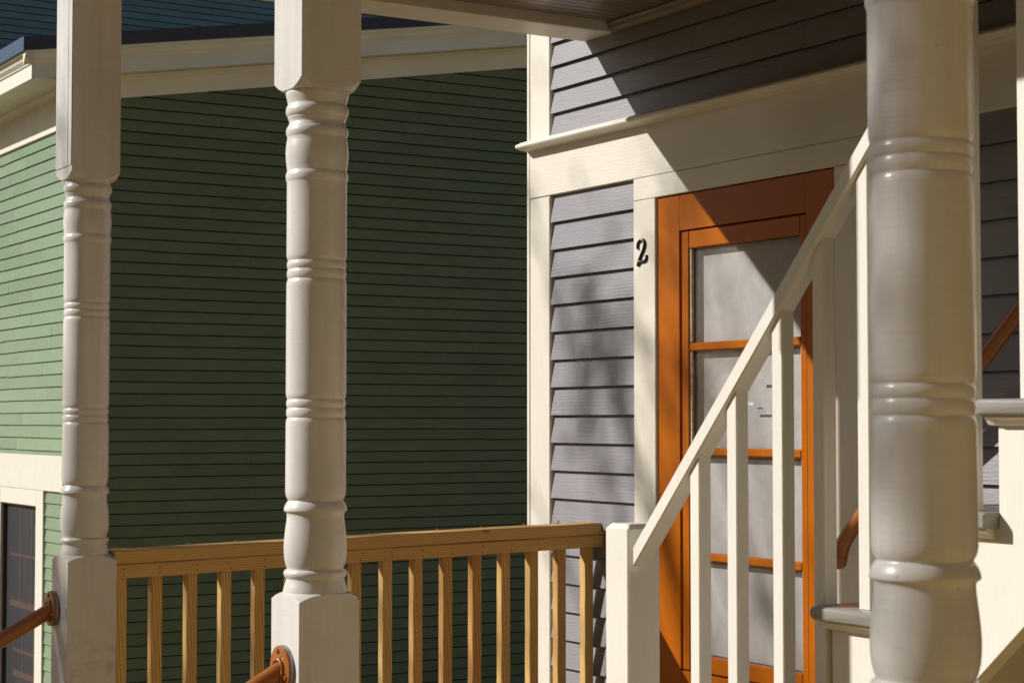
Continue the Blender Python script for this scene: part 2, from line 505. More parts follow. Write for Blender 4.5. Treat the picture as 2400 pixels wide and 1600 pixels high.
# --- door
XD = 3.413
door = mesh('door', box(XD + .045, XD + .048, 3.916, 4.751, -1.35, .697, .001), DARK, house)
door['label'] = 'orange painted door with four tall glass lights'
mesh('stile', box(XD, XD + .04, 4.641, 4.7515, -1.35, .697, .0008), DOOR, door)
mesh('stile', box(XD, XD + .04, 3.915, 4.040, -1.35, .697, .0008), DOOR, door)
mesh('top_rail', box(XD + .0003, XD + .04, 4.0402, 4.6408, .587, .697, .0006), DOORH, door)
mesh('bottom_rail', box(XD + .0006, XD + .04, 4.0404, 4.6406, -1.35, -.765, .002), DOORH, door)
XSH = XD + .005
mesh('sash_stile', box(XSH, XD + .036, 4.600, 4.6365, -.761, .583, .003), DOOR, door)
mesh('sash_stile', box(XSH, XD + .036, 4.0445, 4.074, -.761, .583, .003), DOOR, door)
mesh('sash_rail', box(XSH + .0005, XD + .036, 4.0744, 4.5996, .528, .583, .003), DOORH, door)
mesh('sash_rail', box(XSH + .0005, XD + .036, 4.0744, 4.5996, -.761, -.711, .003), DOORH, door)
for z0, z1 in ((.212, .238), (-.107, -.082), (-.424, -.400)):
    mesh('muntin', box(XSH + .001, XD + .034, 4.0744, 4.5996, z0, z1, .004), DOORH, door)
lights = ((.238, .528), (-.082, .212), (-.400, -.107), (-.711, -.424))
for z0, z1 in lights:
    mesh('pane', ([(XD + .021, 4.0750, z0 + .0008), (XD + .021, 4.5990, z0 + .0008), (XD + .021, 4.5990, z1 - .0008), (XD + .021, 4.0750, z1 - .0008)], [(0, 1, 2, 3)]), GLASS, door)
    # putty bead round the glass
    for vf in (box(XD + .010, XD + .0195, 4.5905, 4.5993, z0 + .001, z1 - .001, .002), box(XD + .010, XD + .0195, 4.0747, 4.0800, z0 + .001, z1 - .001, .002)):
        mesh('putty', vf, PUTTY, door)
bl = mesh('blind', box(XD + .040, XD + .0425, 4.0750, 4.5990, -.71, .527, .0005), SHADE, door)
bl['label'] = 'whitish blind behind the glass'
for y0, y1, z0, z1, mt in ((4.260, 4.285, .111, .120, STEEL), (4.303, 4.328, .0445, .0535, PAPER), (4.250, 4.317, .0255, .033, STEEL)):
    mesh('tape_scrap', box(XD + .0188, XD + .0194, y0, y1, z0, z1, .0001), mt, door)
# --- porch roof, ceiling and beams belong to the house
ZB = 1.270
mesh('end_beam', box(1.640, 3.4285, 5.005, 5.172, ZB, 1.60, .003), TRIMH, house)
mesh('front_beam', box(1.655, 1.775, -3.0, 5.004, 1.285, 1.60, .003), TRIMH, house)
mesh('porch_roof', box(1.25, 3.4285, -3.2, 5.42, 1.602, 1.75, .004), ROOF, house)
ceil_p = mesh('ceiling', box(1.777, 3.4285, -3.0, 5.003, 1.325, 1.335, .001), SHEATH, house)
pl = None
y = 4.9995
while y > -2.9:                                   # beaded boards, one by one
    prof = [(y, 1.3245), (y, 1.3065), (y - .003, 1.3045), (y - .036, 1.3045), (y - .0375, 1.3085), (y - .040, 1.3085), (y - .0415, 1.3030),
            (y - .0445, 1.3030), (y - .046, 1.3045), (y - .0790, 1.3045), (y - .0815, 1.3075), (y - .0815, 1.3245)]
    if pl is None:
        pl = mesh('ceiling_board', along_x(prof, 1.778, 3.4275), CEIL, ceil_p)
        Y0 = y
    else:
        c = pl.copy(); link(c, ceil_p); c.location = (0, y - Y0, random.uniform(-.0006, .0006))
    y -= .0822
cove = [(3.4235, 1.303)] + [(3.4235 - .034 * math.sin(a) , 1.303 - .034 * (1 - math.cos(a)) - .0) for a in [R(v) for v in (75, 60, 45, 30, 15)]] + [(3.4235, 1.262)]
cove = [(3.4255, 1.3028), (3.388, 1.3028), (3.388, 1.297), (3.394, 1.290), (3.397, 1.281), (3.403, 1.274), (3.411, 1.270), (3.411, 1.262), (3.4255, 1.262)]
mesh('ceiling_moulding', along_y(cove, -2.9, 5.0030), CEIL, house)

house.location.x += .0146           # measured wall face

# ================================================================== PORCH POSTS
M_PX = 9.158e-4
def zu(yz):     # upper close-up rows to height
    return (985 - (150 + .3509 * yz)) * M_PX
def zl(yz):
    return (985 - (1100 + .3189 * yz)) * M_PX
PU = [(178, 209), (186, 212), (212, 209), (238, 202), (262, 197), (270, 196), (276, 200), (285, 205.5), (298, 209.5), (316, 211), (332, 208.5), (344, 203), (350, 196.5),
      (362, 196), (366, 194), (376, 189), (388, 186), (400, 188), (408, 194), (416, 195), (420, 200), (432, 206), (448, 209), (464, 208), (478, 204), (486, 200), (489, 199),
      (520, 204.5), (555, 208.5), (600, 210.5), (645, 208), (685, 203.5), (714, 200), (719, 200.5), (726, 205), (738, 208.5), (752, 209.5), (768, 208.5), (780, 205.5), (788, 201.5), (792, 201),
      (900, 201), (1100, 201), (1270, 201), (1290, 199.5), (1304, 196), (1312, 191), (1315, 190), (1318, 192), (1326, 196.5), (1342, 198.5), (1358, 197), (1368, 193), (1372, 190.5),
      (1376, 193), (1388, 197), (1405, 198.5), (1422, 197), (1432, 193), (1437, 190.5), (1441, 193), (1450, 197), (1464, 200), (1490, 201)]
prof_u = [(zu(y), r * .3509 * M_PX) for y, r in PU]
dz2 = 324 * M_PX
prof_m = [(z - dz2, r) for (z, r), (y, _) in zip(prof_u, PU) if y >= 1270]
r0 = 201 * .3509 * M_PX
PL = [(120, 221.5), (165, 221), (190, 217), (207, 210), (217, 204), (222, 201), (226, 202), (236, 211), (255, 222), (275, 229), (290, 231.5), (298, 231), (304, 225), (309, 215), (318, 210.5), (335, 209.5), (360, 211), (400, 216),
      (450, 222.5), (505, 228), (560, 231), (610, 230), (655, 225), (690, 216.5), (712, 207.5), (719, 206), (723, 214), (730, 224), (745, 231.5), (760, 230.5), (774, 224), (784, 214.5), (790, 212), (800, 213.5), (825, 221),
      (855, 229), (882, 235.5), (892, 236)]
prof_l = [(zl(y), r * .3189 * M_PX) for y, r in PL]
PROFILE = prof_u + prof_m + [(prof_m[-1][0] - .06, r0)] + prof_l
def lathe(cx, cy, prof, n=72, dz=0.0, sq=None):
    """surface of revolution, optionally cut to a square block of half width sq"""
    V, Fc = [], []
    for z, r in prof:
        for k_ in range(n):
            a = 2 * math.pi * k_ / n
            rr = r
            if sq:
                rr = min(r, sq / max(abs(math.cos(a)), abs(math.sin(a))))
            V.append((cx + rr * math.cos(a), cy + rr * math.sin(a), z + dz))
    for i in range(len(prof) - 1):
        for k_ in range(n):
            j = (k_ + 1) % n
            Fc.append((i * n + k_, i * n + j, (i + 1) * n + j, (i + 1) * n + k_))
    Fc.append(tuple(range(n))); Fc.append(tuple((len(prof) - 1) * n + q for q in range(n)))
    return V, Fc
HB = .070
def porch_post(cx, cy, label, dz=0.0, strip=False, drop=0.0):
    p = thing('porch_post', label, 'porch post', (cx, cy, DECK_Z), 'turned porch posts')
    mesh('turned_shaft', lathe(cx, cy, PROFILE, 72, dz), POST, p, True, 42)
    zt = zu(178) - drop
    NR = 26
    arc = [(.0195 * q / NR, .0738 + .0252 * (q / NR) ** .85) for q in range(NR + 1)]
    up = [(1.284 - dz, .12), (zt + .0200, .12)] + [(zt + h, r) for h, r in reversed(arc)] + [(zt - .0012, .0690), (zt - .0012, .050)]
    mesh('upper_block', lathe(cx, cy, up, 192, dz, HB), POST, p, True, 22)
    zb = zl(892)
    lo = [(zb + .0012, .050), (zb + .0012, .0700)] + [(zb - .0005 - h * .75, r) for h, r in arc] + [(zb - .0155, .12), (DECK_Z + .0005 - dz, .12)]
    mesh('lower_block', lathe(cx, cy, lo, 192, dz, HB), SCUFF if strip else POST, p, True, 22)
    if strip:       # thin facing boards nailed on the sunlit side, with an open joint
        mesh('facing_board', box(cx - HB - .0022, cx - HB - .0004, cy - HB + .001, cy - HB + .030, zt + .0225, 1.28, .001), POST, p)
        mesh('facing_board', box(cx - HB - .0026, cx - HB - .0004, cy - HB + .0325, cy + HB - .001, zt + .0215, 1.28, .001), POST, p)
    return p
porch_post(1.625, 1.697, 'large near turned porch post at the right, in front of the stairs', 0.0)
porch_post(1.716, 3.632, 'middle turned porch post in front of the wooden railing', 0.0)
porch_post(1.703, 5.119, 'far left turned porch post where the wooden railing starts', -.011, True, .018)

# ================================================================== WOODEN RAILING
SL = (-.335 + .366) / (3.41 - 1.80)
def zr(x, z):      # the rail climbs a little towards the wall
    return z + SL * (x - 1.80)
rail = thing('wooden_railing', 'unpainted pine railing between the far left post and the house wall', 'railing', (2.6, 5.119, DECK_Z))
def rail_board(name, y0, y1, zt, zb, mat, x1):
    c = .003
    pr = [(y0, zb + c), (y0 + c, zb), (y1 - c, zb), (y1, zb + c), (y1, zt - c), (y1 - c, zt), (y0 + c, zt), (y0, zt - c)]
    path = []
    N = 8
    for i in range(N + 1):
        x = 1.7735 + (x1 - 1.7735) * i / N
        w = random.uniform(-.0008, .0008)
        path.append(lambda a, b_, x=x, w=w: (x, a + w, zr(x, b_) + w))
    return mesh(name, sweep(pr, path), mat, rail)
rail_board('top_rail', 5.0680, 5.1640, -.3660, -.4033, WOODX, 3.4400)
rail_board('under_rail', 5.0695, 5.1625, -.4045, -.4440, WOODX, 3.4400)
rail_board('bottom_rail', 5.0765, 5.1625, -1.245, -1.283, WOODX, 3.4400)
for k in range(16):
    x = 1.7905 + .1061 * k
    hw = .0325
    mesh('baluster', box(x, x + hw, 5.1025, 5.1025 + hw, -1.2445, zr(x, -.4440) - .0008, .002), WOODZ, rail)
    for q in (.012, .029):                        # nail heads over each baluster
        xx, zz = x + .016 + random.uniform(-.006, .006), zr(x, -.4045) - q - random.uniform(0, .003)
        n6 = [(xx + .0022 * math.cos(a), 5.0687, zz + .0022 * math.sin(a)) for a in [2 * math.pi * j / 6 for j in range(6)]]
        n6 += [(p[0], 5.0705, p[2]) for p in n6]
        mesh('nail', (n6, [tuple(range(6))] + [(j, (j + 1) % 6, 6 + (j + 1) % 6, 6 + j) for j in range(6)]), DARK, rail)
# dried buds lying on the rail
bud_spots = [(1.800, 5.135, .9), (1.852, 5.150, 1.2), (2.03, 5.158, .6), (2.18, 5.158, .8), (2.33, 5.157, .6), (2.62, 5.157, .6), (2.86, 5.157, .9), (3.02, 5.157, .8), (3.18, 5.157, .7), (3.30, 5.150, 1.2)]
for n_, (x, y, k) in enumerate(bud_spots):
    zt = zr(x, -.3660) + E
    V, Fc = [], []
    for j in range(5):                            # a curled cluster of tiny scales
        a0 = random.uniform(0, 6.28); l = .010 * k * random.uniform(.7, 1.2); u = random.uniform(.1, .8)
        d = Vector((math.cos(a0), math.sin(a0), u)).normalized() * l
        s_ = Vector((-math.sin(a0), math.cos(a0), 0)) * l * .35
        b0 = len(V)
        V += [(0, 0, 0), tuple(d * .5 + s_), tuple(d), tuple(d * .5 - s_ + Vector((0, 0, l * .2)))]
        V += [(v[0], v[1], v[2] + .0012) for v in V[b0:b0 + 4]]
        Fc += [(b0, b0 + 1, b0 + 2, b0 + 3), (b0 + 4, b0 + 5, b0 + 6, b0 + 7)] + [(b0 + q, b0 + (q + 1) % 4, b0 + 4 + (q + 1) % 4, b0 + 4 + q) for q in range(4)]
    V = [(v[0] + x, v[1] + y, v[2] + zt - E) for v in V]
    o = mesh('dried_bud', (V, Fc), BUD)
    tag(o, {0: 'curled dried bud standing on the wooden railing against the far left post', 1: 'golden dried bud on the railing, second from the far left post',
            9: 'dried brown bud on the railing nearest the house wall'}.get(n_, 'tiny dried brown bud scale along the middle of the wooden railing'), 'bud', 'dried buds on the wooden railing')

# ================================================================== STAIRS
XST = 2.562        # face of the stringer
stairs = thing('staircase', 'cream and grey wooden staircase climbing along the house wall', 'staircase', (2.99, 3.6, DECK_Z))
RISE, RUN = .2095, .233
def ztread(i): return -.379 + RISE * i
def yriser(i): return 2.945 - RUN * i
TI = range(-4, 8)
# stringer: saw tooth above, straight below
top_l = []
for i in TI:
    zt = ztread(i) - .030
    top_l += [(yriser(i), zt - RISE + (0 if i > TI[0] else 0)), (yriser(i), zt)]
top_l.append((yriser(TI[-1] + 1), ztread(TI[-1]) - .030))
def zlow(y): return -.372 + (2.42 - y) * .915
y_end = top_l[-1][0]
y_bot = 2.42 + (-.372 - DECK_Z) / .915
poly = [(yriser(TI[0]), DECK_Z + .0005)] + top_l[1:] + [(y_end, zlow(y_end)), (y_bot, DECK_Z + .0005)]
V = [(XST, a, b_) for a, b_ in poly] + [(XST + .040, a, b_) for a, b_ in poly]
n = len(poly)
mesh('stringer', (V, [tuple(range(n)), tuple(range(n, 2 * n))] + [(j, (j + 1) % n, n + (j + 1) % n, n + j) for j in range(n)]), STAIRC, stairs)
for i in TI:
    z = ztread(i); yr = yriser(i)
    yb, yf = yriser(i + 1) + .0006, yr + .034
    # tread with rounded nosing and returned end
    def rect(x0, y0, y1, r=.013, n_=6):
        pts = []
        for (cx, cy, a0) in ((x0 + .022, y1 - .022, 180),):
            pass
        return pts
    pr = [(yb, z - .030), (yb, z)]
    for j in range(7):
        a = R(90 - 30 * j)
        pr.append((yf - .015 + .015 * math.cos(a), z - .015 + .015 * math.sin(a)))
    xs = [2.519, 2.523, 2.535, 3.403]
    ins = [.012, .004, 0, 0]
    path = []
    for x, q in zip(xs, ins):
        path.append(lambda a, b_, x=x, q=q, z=z: (x, a - (q * 2.2 if a > yr - .02 else 0), z - .015 + (b_ - z + .015) * (1 - q * 26)))
    td = mesh('tread', sweep(pr, path), TREAD, stairs, True, 35)
    cv = [(0, 0), (-.022, 0), (-.022, -.004), (-.016, -.009), (-.010, -.017), (-.003, -.019), (0, -.019)]
    mesh('nosing_moulding', sweep([(XST + a, z - .0305 + b_) for a, b_ in cv], [lambda a, b_, y=yb + .012: (a, y, b_), lambda a, b_, y=yr + .016: (a, y, b_)]), STAIRC, td)
    mesh('riser', box(XST + .041, 3.403, yr - .018, yr - .0005, z - RISE + .0005, z - .0305, .001), STAIRC, stairs)
mesh('wall_stringer', (lambda P: ([(3.4035, a, b_) for a, b_ in P] + [(3.3900 + .012, a, b_) for a, b_ in P], [tuple(range(4)), tuple(range(4, 8))] + [(j, (j + 1) % 4, 4 + (j + 1) % 4, 4 + j) for j in range(4)]))(
    [(3.84, DECK_Z + .001), (3.84, -1.10), (1.2, 1.27), (1.2, .75)]), STAIRC, stairs)

sr = thing('stair_railing', 'cream painted stair railing with square balusters and a square newel', 'railing', (2.58, 3.7, DECK_Z))
# newel with chamfered top
x0, x1, y0, y1 = 2.545, 2.6395, 3.6555, 3.750
zt = -.2475
V, Fc = [], []
for z, c in ((DECK_Z + .0005, 0), (zt - .012, 0), (zt, .011)):
    e = .003
    ring = [(x0 + c + e, y0 + c), (x1 - c - e, y0 + c), (x1 - c, y0 + c + e), (x1 - c, y1 - c - e), (x1 - c - e, y1 - c), (x0 + c + e, y1 - c), (x0 + c, y1 - c - e), (x0 + c, y0 + c + e)]
    V += [(a, b_, z) for a, b_ in ring]
for i in range(2):
    for j in range(8):
        Fc.append((i * 8 + j, i * 8 + (j + 1) % 8, (i + 1) * 8 + (j + 1) % 8, (i + 1) * 8 + j))
Fc += [tuple(range(8)), tuple(range(16, 24))]
mesh('newel', (V, Fc), STAIRC, sr)
RS = 1.077
def ztop(y): return -.294 + RS * (3.632 - y)
xa, xb, TH = 2.546, 2.594, .049
c = .004
pr = [(xa, -TH + c), (xa + c, -TH), (xb - c, -TH), (xb, -TH + c), (xb, -c), (xb - c, 0), (xa + c, 0), (xa, -c)]
ys = [3.634, 3.2, 2.8, 2.4, 2.0, 1.6]
path = [lambda a, b_, y=y, w=random.uniform(-.001, .001): (a, y + w, ztop(y) + b_ + w) for y in ys]
vf = sweep(pr, path)
hr = mesh('handrail', vf, STAIRC, sr)
bys = [3.388, 3.251, 3.095, 2.961, 2.823, 2.690, 2.545, 2.386, 2.250, 2.110, 1.97]
BW = .0345
for j, y in enumerate(bys):
    zb = DECK_Z
    for i in TI:
        if y < yriser(i) + .002:
            zb = ztread(i)
    zb += .0006
    x0 = 2.556 + random.uniform(-.001, .001); x1 = x0 + BW; y1 = y + BW; e = .002
    ring = [(x0 + e, y), (x1 - e, y), (x1, y + e), (x1, y1 - e), (x1 - e, y1), (x0 + e, y1), (x0, y1 - e), (x0, y + e)]
    V = [(a, b_, zb) for a, b_ in ring] + [(a, b_, ztop(b_) - TH + .004) for a, b_ in ring]
    mesh('baluster', (V, [tuple(range(8)), tuple(range(8, 16))] + [(q, (q + 1) % 8, 8 + (q + 1) % 8, 8 + q) for q in range(8)]), STAIRC, sr)

# handrail on the house wall, hooked at its foot
wr = thing('wall_handrail', 'brown round wooden handrail on the wall, its foot curling down', 'handrail', (3.34, 3.6, -.3))
pts, rad = [], []
path3 = [(3.793, -.388), (3.799, -.380), (3.803, -.369), (3.803, -.355), (3.793, -.331), (3.767, -.298), (3.735, -.267), (3.60, -.148), (3.40, .035), (3.20, .221), (2.80, .60), (2.3, 1.07)]
for i, (y, z) in enumerate(path3):
    pts.append((3.337 - (.004 if i < 3 else 0), y, z)); rad.append([.014, .0205, .0225, .0220, .0212, .0205][min(i, 5)])
mesh('rail', tube(pts, rad, 18), PIPE, wr, True, 60)
for y, z in ((3.50, -.055), (2.9, .505)):
    mesh('bracket', merge(tube([(3.337, y, z - .012), (3.345, y, z - .045), (3.38, y, z - .055), (3.404, y, z - .055)], .006, 8), tube([(3.399, y, z - .055), (3.4045, y, z - .055)], .022, 14)), PIPE, wr, True, 50)

# ================================================================== PIPE HANDRAILS AT THE FRONT STEPS
def pipe_rail(cx, cy, cz, label):
    t_ = thing('pipe_handrail', label, 'handrail', (cx - 1.0, cy, -E), 'painted pipe handrails')
    s_ = .545
    L = 1.0
    mesh('pipe', tube([(cx - .006, cy, cz - .003), (cx - .03, cy, cz - .0165), (cx - L * .5, cy, cz - L * .5 * s_), (cx - L, cy, cz - L * s_)], .021, 28), PIPE, t_, True, 50)
    mesh('support_pipe', tube([(cx - L, cy, cz - L * s_ + .02), (cx - L, cy, -E + .001)], .021, 20), PIPE, t_, True, 50)
    fl = mesh('flange', tube([(cx - .0125, cy, cz), (cx - .0118, cy, cz), (cx - .0065, cy, cz)], [.0465, .0485, .0485], 40), PIPE, t_, True, 40)
    mesh('back_plate', tube([(cx - .0062, cy, cz), (cx - .0004, cy, cz)], .0495, 40), STEEL, t_, True, 40)
    for a in (80, 205, 330):
        sy, sz = cy + .037 * math.cos(R(a)), cz + .037 * math.sin(R(a))
        mesh('screw', tube([(cx - .0165, sy, sz), (cx - .0155, sy, sz), (cx - .0126, sy, sz)], [.003, .0052, .0058], 10), PIPE, fl, True, 50)
    # lumpy weld bead round the foot of the pipe
    ring = []
    for j in range(29):
        a = 2 * math.pi * j / 28
        rr = .0235 + random.uniform(-.0012, .0016)
        ring.append((cx - .0150 + random.uniform(-.0015, .001), cy + rr * math.cos(a), cz - .006 + rr * 1.14 * math.sin(a)))
    mesh('weld_bead', tube(ring, [.0036 + random.uniform(-.001, .0014) for _ in ring], 8), PIPE, t_, True, 70)
    return t_
pipe_rail(1.6305, 5.165, -.527, 'rust brown pipe handrail bolted to the far left post')
pipe_rail(1.6455, 3.632, -.523, 'rust brown pipe handrail bolted to the middle post')

# ================================================================== HOUSE NUMBER
num = thing('house_number', 'worn black metal numeral 2 screwed to the cream door casing', 'number', (3.40, 4.82, .486))
pth = [(512, 700, 40), (503, 640, 40), (508, 570, 41), (535, 490, 42), (585, 445, 42), (640, 435, 42), (690, 465, 46), (716, 530, 52), (716, 610, 54), (694, 700, 52), (655, 800, 48), (610, 900, 45),
       (572, 985, 44), (545, 1065, 46), (522, 1140, 44), (505, 1220, 36)]
pth2 = [(515, 1225, 34), (548, 1130, 50), (610, 1095, 54), (670, 1105, 48), (725, 1095, 42), (762, 1040, 38), (778, 975, 30), (776, 915, 20)]
def numeral(path_):
    V, Fc = [], []
    P = [Vector((-(x - 640) / 13.07 * .00235, (1270 - y) / 13.07 * .00137)) for x, y, _ in path_]
    Wd = [w / 13.07 * .0015 for _, _, w in path_]
    nn = 8
    for i, p in enumerate(P):
        d = (P[min(i + 1, len(P) - 1)] - P[max(i - 1, 0)]).normalized()
        nrm = Vector((-d.y, d.x))
        for j in range(nn + 1):
            a = math.pi * j / nn
            q = p + nrm * (Wd[i] * math.cos(a))
            V.append((XT - .0014 - .0075 * math.sin(a), 4.822 + q.x, .486 + q.y))
    for i in range(len(P) - 1):
        for j in range(nn):
            Fc.append((i * (nn + 1) + j, i * (nn + 1) + j + 1, (i + 1) * (nn + 1) + j + 1, (i + 1) * (nn + 1) + j))
        Fc.append((i * (nn + 1), i * (nn + 1) + nn, (i + 1) * (nn + 1) + nn, (i + 1) * (nn + 1)))
    Fc.append(tuple(range(nn + 1))); Fc.append(tuple((len(P) - 1) * (nn + 1) + j for j in range(nn + 1)))
    return V, Fc
num.location.x += .0146
mesh('numeral', merge(numeral(pth), numeral(pth2)), BLACK, num, True, 50)
for u, v in ((590, 1090), (660, 452)):
    y, z = 4.822 - (u - 640) / 13.07 * .00235, .486 + (1270 - v) / 13.07 * .00137
    mesh('screw', tube([(XT - .0112, y, z), (XT - .0104, y, z), (XT - .006, y, z)], [.0016, .003, .0034], 10), BRASS, num, True, 50)

# ================================================================== GREEN HOUSE
XG, YG = 4.30, 13.362
gh = thing('green_house', 'green clapboard neighbouring house with cream cornice and low dark roof', 'house', (8.0, 16.0, -E))
SW = [(XG + .003, -E + .01), (13.4, -E + .01), (13.4, 1.90 + .1635 * 13.4), (XG + .003, 1.90 + .1635 * XG)]
side = mesh('side_wall', ([(a, YG + .001, b_) for a, b_ in SW] + [(a, YG + .15, b_) for a, b_ in SW], [(0, 1, 2, 3), (4, 5, 6, 7), (0, 1, 5, 4), (1, 2, 6, 5), (2, 3, 7, 6), (3, 0, 4, 7)]), SHEATH, gh)
front = mesh('front_wall', box(XG + .095, XG + .20, YG + .1505, 21.0, -E + .01, 2.6, .001), SHEATH, gh)
EG = .0893
z = -.072 - EG * 25
while z < 3.1:
    xl = XG + .02 if z < 2.30 else XG + .02 + (z - 2.30) / .165 - .25
    xl = max(XG + .02, xl)
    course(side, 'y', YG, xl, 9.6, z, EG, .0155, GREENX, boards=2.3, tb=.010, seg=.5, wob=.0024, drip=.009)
    z += EG
EF = .0958
z = 2.163 - EF
while z > -.36:
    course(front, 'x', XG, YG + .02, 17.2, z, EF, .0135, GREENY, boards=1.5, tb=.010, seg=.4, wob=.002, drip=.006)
    z -= EF
z = -.527 - EF
while z > -E:
    course(front, 'x', XG, YG + .02, 13.8185, z, EF, .0135, GREENY, tb=.010, seg=.3, wob=.002, drip=.006)
    z -= EF
mesh('corner_board', merge(box(XG - .016, XG + .02, YG - .016, YG + .0185, -E + .02, 2.40, .002)), GREENY, gh)
# front frieze, belt and window casing
mesh('frieze_board', box(XG - .028, XG - .0005, YG - .020, 19.0, 2.160, 2.462, .003), GTRIMY, gh)
mesh('belt_board', box(XG - .030, XG - .0005, YG - .018, 19.0, -.527, -.262, .003), GTRIMY, gh)
mesh('window_casing', box(XG - .026, XG - .0005, 13.820, 14.000, -E + .05, -.5275, .003), GTRIMY, gh)
mesh('window_casing', box(XG - .026, XG - .0005, 14.940, 15.90, -E + .05, -.5275, .003), GTRIMY, gh)
mesh('window_casing', box(XG - .0255, XG - .0005, 14.0005, 14.9395, -.652, -.5278, .003), GTRIMY, gh)
win = mesh('window', box(XG + .085, XG + .09, 14.0, 14.94, -E + .06, -.652, .001), DARK, gh)
# window reveal (frame) and sashes
for vf in (box(XG + .0, XG + .084, 14.922, 14.9395, -E + .06, -.6525, .001), box(XG + .0, XG + .084, 14.0005, 14.012, -E + .06, -.6525, .001), box(XG + .0, XG + .084, 14.0125, 14.9215, -.668, -.6525, .001)):
    mesh('frame', vf, FRAMED, win)
XSA = XG + .043
def sash(x, zt_, zb_, mids, nm):
    mesh('sash_stile', box(x, x + .022, 14.893, 14.9212, zb_, zt_, .002), SASH, win)
    mesh('sash_stile', box(x, x + .022, 14.0128, 14.040, zb_, zt_, .002), SASH, win)
    mesh('sash_rail', box(x + .0004, x + .022, 14.0405, 14.8925, zt_ - .032, zt_, .002), SASH, win)
    mesh('sash_rail', box(x + .0004, x + .022, 14.0405, 14.8925, zb_, zb_ + .050, .002), SASH, win)
    for yv in (14.62, 14.33):
        mesh('muntin', box(x + .001, x + .018, yv - .008, yv + .008, zb_ + .0502, zt_ - .0322, .002), SASH, win)
    for zm in mids:
        mesh('muntin', box(x + .0006, x + .0185, 14.0405, 14.8925, zm - .010, zm + .010, .002), SASH, win)
    mesh('pane', box(x + .008, x + .011, 14.0405, 14.8925, zb_ + .0505, zt_ - .0325, .0005), WGLASS, win)
sash(XSA, -.671, -1.475, (-1.064,), 'upper')
sash(XSA + .022, -1.430, -2.03, (-1.822,), 'lower')
mesh('insect_screen', box(XSA - .020, XSA - .0185, 14.0135, 14.921, -E + .07, -.669, .0003), SCREEN, win)
# rake cornice on the side wall (climbs to the right) and level cornice on the front
SLP = .1635
XE = 3.94            # eave line
YE = YG - .25        # rake fascia line
def fz(z_at, x_at_):  # height of a sloping line carried back to x = 0
    return z_at - SLP * x_at_
f0 = fz(2.551, 4.573)
q0 = fz(2.405, 4.662)
def rake(name, pr, x0, x1, mat):
    return mesh(name, along_x(pr, x0, x1, SLP), mat, gh)
rake('rake_frieze', [(YG - .030, q0), (YG - .0285, q0 - .001), (YG - .0005, q0 - .001), (YG - .0005, q0 + .176), (YG - .030, q0 + .176)], XG - .03, 6.55, GTRIMX)
rake('rake_frieze', [(YG - .031, q0), (YG - .0295, q0 - .001), (YG - .0005, q0 - .001), (YG - .0005, q0 + .176), (YG - .031, q0 + .176)], 6.5515, 10.5, GTRIMX)
zs = f0 + .010      # under side of the soffit
rake('bed_moulding', [(YG - .0315, zs - .045), (YG - .040, zs - .042), (YG - .042, zs - .030), (YG - .050, zs - .026), (YG - .062, zs - .014), (YG - .066, zs - .003), (YG - .0315, zs - .003)], XG - .03, 10.5, GTRIMX)
rake('rake_soffit', [(YG - .0312, zs), (YE + .0215, zs), (YE + .0215, zs + .012), (YG - .0312, zs + .012)], XE + .002, 10.5, GTRIMX)
rake('rake_fascia', [(YE, f0), (YE + .021, f0), (YE + .021, f0 + .20), (YE, f0 + .20)], XE, 10.5, GTRIMX)
CR = [(0, .104), (-.010, .106), (-.012, .114), (-.020, .122), (-.034, .136), (-.040, .152), (-.050, .168), (-.062, .176), (-.064, .196), (0, .196)]
rake('rake_crown', [(YE + a - .0004, f0 + b_) for a, b_ in CR], XE - .064, 10.5, GTRIMX)
rf = [(YE - .078, f0 + .200), (YE - .076, f0 + .294), (YE + .05, f0 + .300), (21.2, f0 + .300), (21.2, f0 + .198), (YE - .070, f0 + .1975)]
roof = rake('roof', rf, XE - .079, 13.5, ROOF)
zc = f0 + SLP * XE
mesh('drip_edge', box(XE - .0840, XE - .0795, YE - .080, 21.2, f0 + SLP * (XE - .079) + .1955, f0 + SLP * (XE - .079) + .298, .001), SKYEDGE, gh)
mesh('eave_fascia', along_y([(XE - .0006, zc), (XE + .020, zc), (XE + .020, zc + .188), (XE - .0006, zc + .188)], YE - .0006, 21.0), GTRIMY, gh)
mesh('eave_crown', along_y([(XE + a - .001, zc + b_) for a, b_ in CR], YE - .064, 21.0), GTRIMY, gh)
mesh('eave_soffit', along_y([(XE + .0205, zc + .012), (XG - .0285, zc + .012), (XG - .0285, zc + .024), (XE + .0205, zc + .024)], YE + .022, 21.0), GTRIMY, gh)
mesh('bed_moulding', along_y([(XG - .0286, zc - .048), (XG - .040, zc - .046), (XG - .044, zc - .030), (XG - .056, zc - .026), (XG - .074, zc - .010), (XG - .080, zc + .0115), (XG - .0286, zc + .0115)], YG - .02, 21.0), GTRIMY, gh)
# main block rising behind the low wing
YU = 21.362
up = mesh('upper_wall', box(2.0, 16.0, YU + .001, YU + .2, 1.5, 8.6, .001), SHEATH, gh)
z = 4.01
while z < 6.4:
    course(up, 'y', YU, 3.0, 14.0, z, .0815, .0125, TEAL, boards=4.0, tb=.010, seg=1.0, wob=.002, drip=.008)
    z += .0815

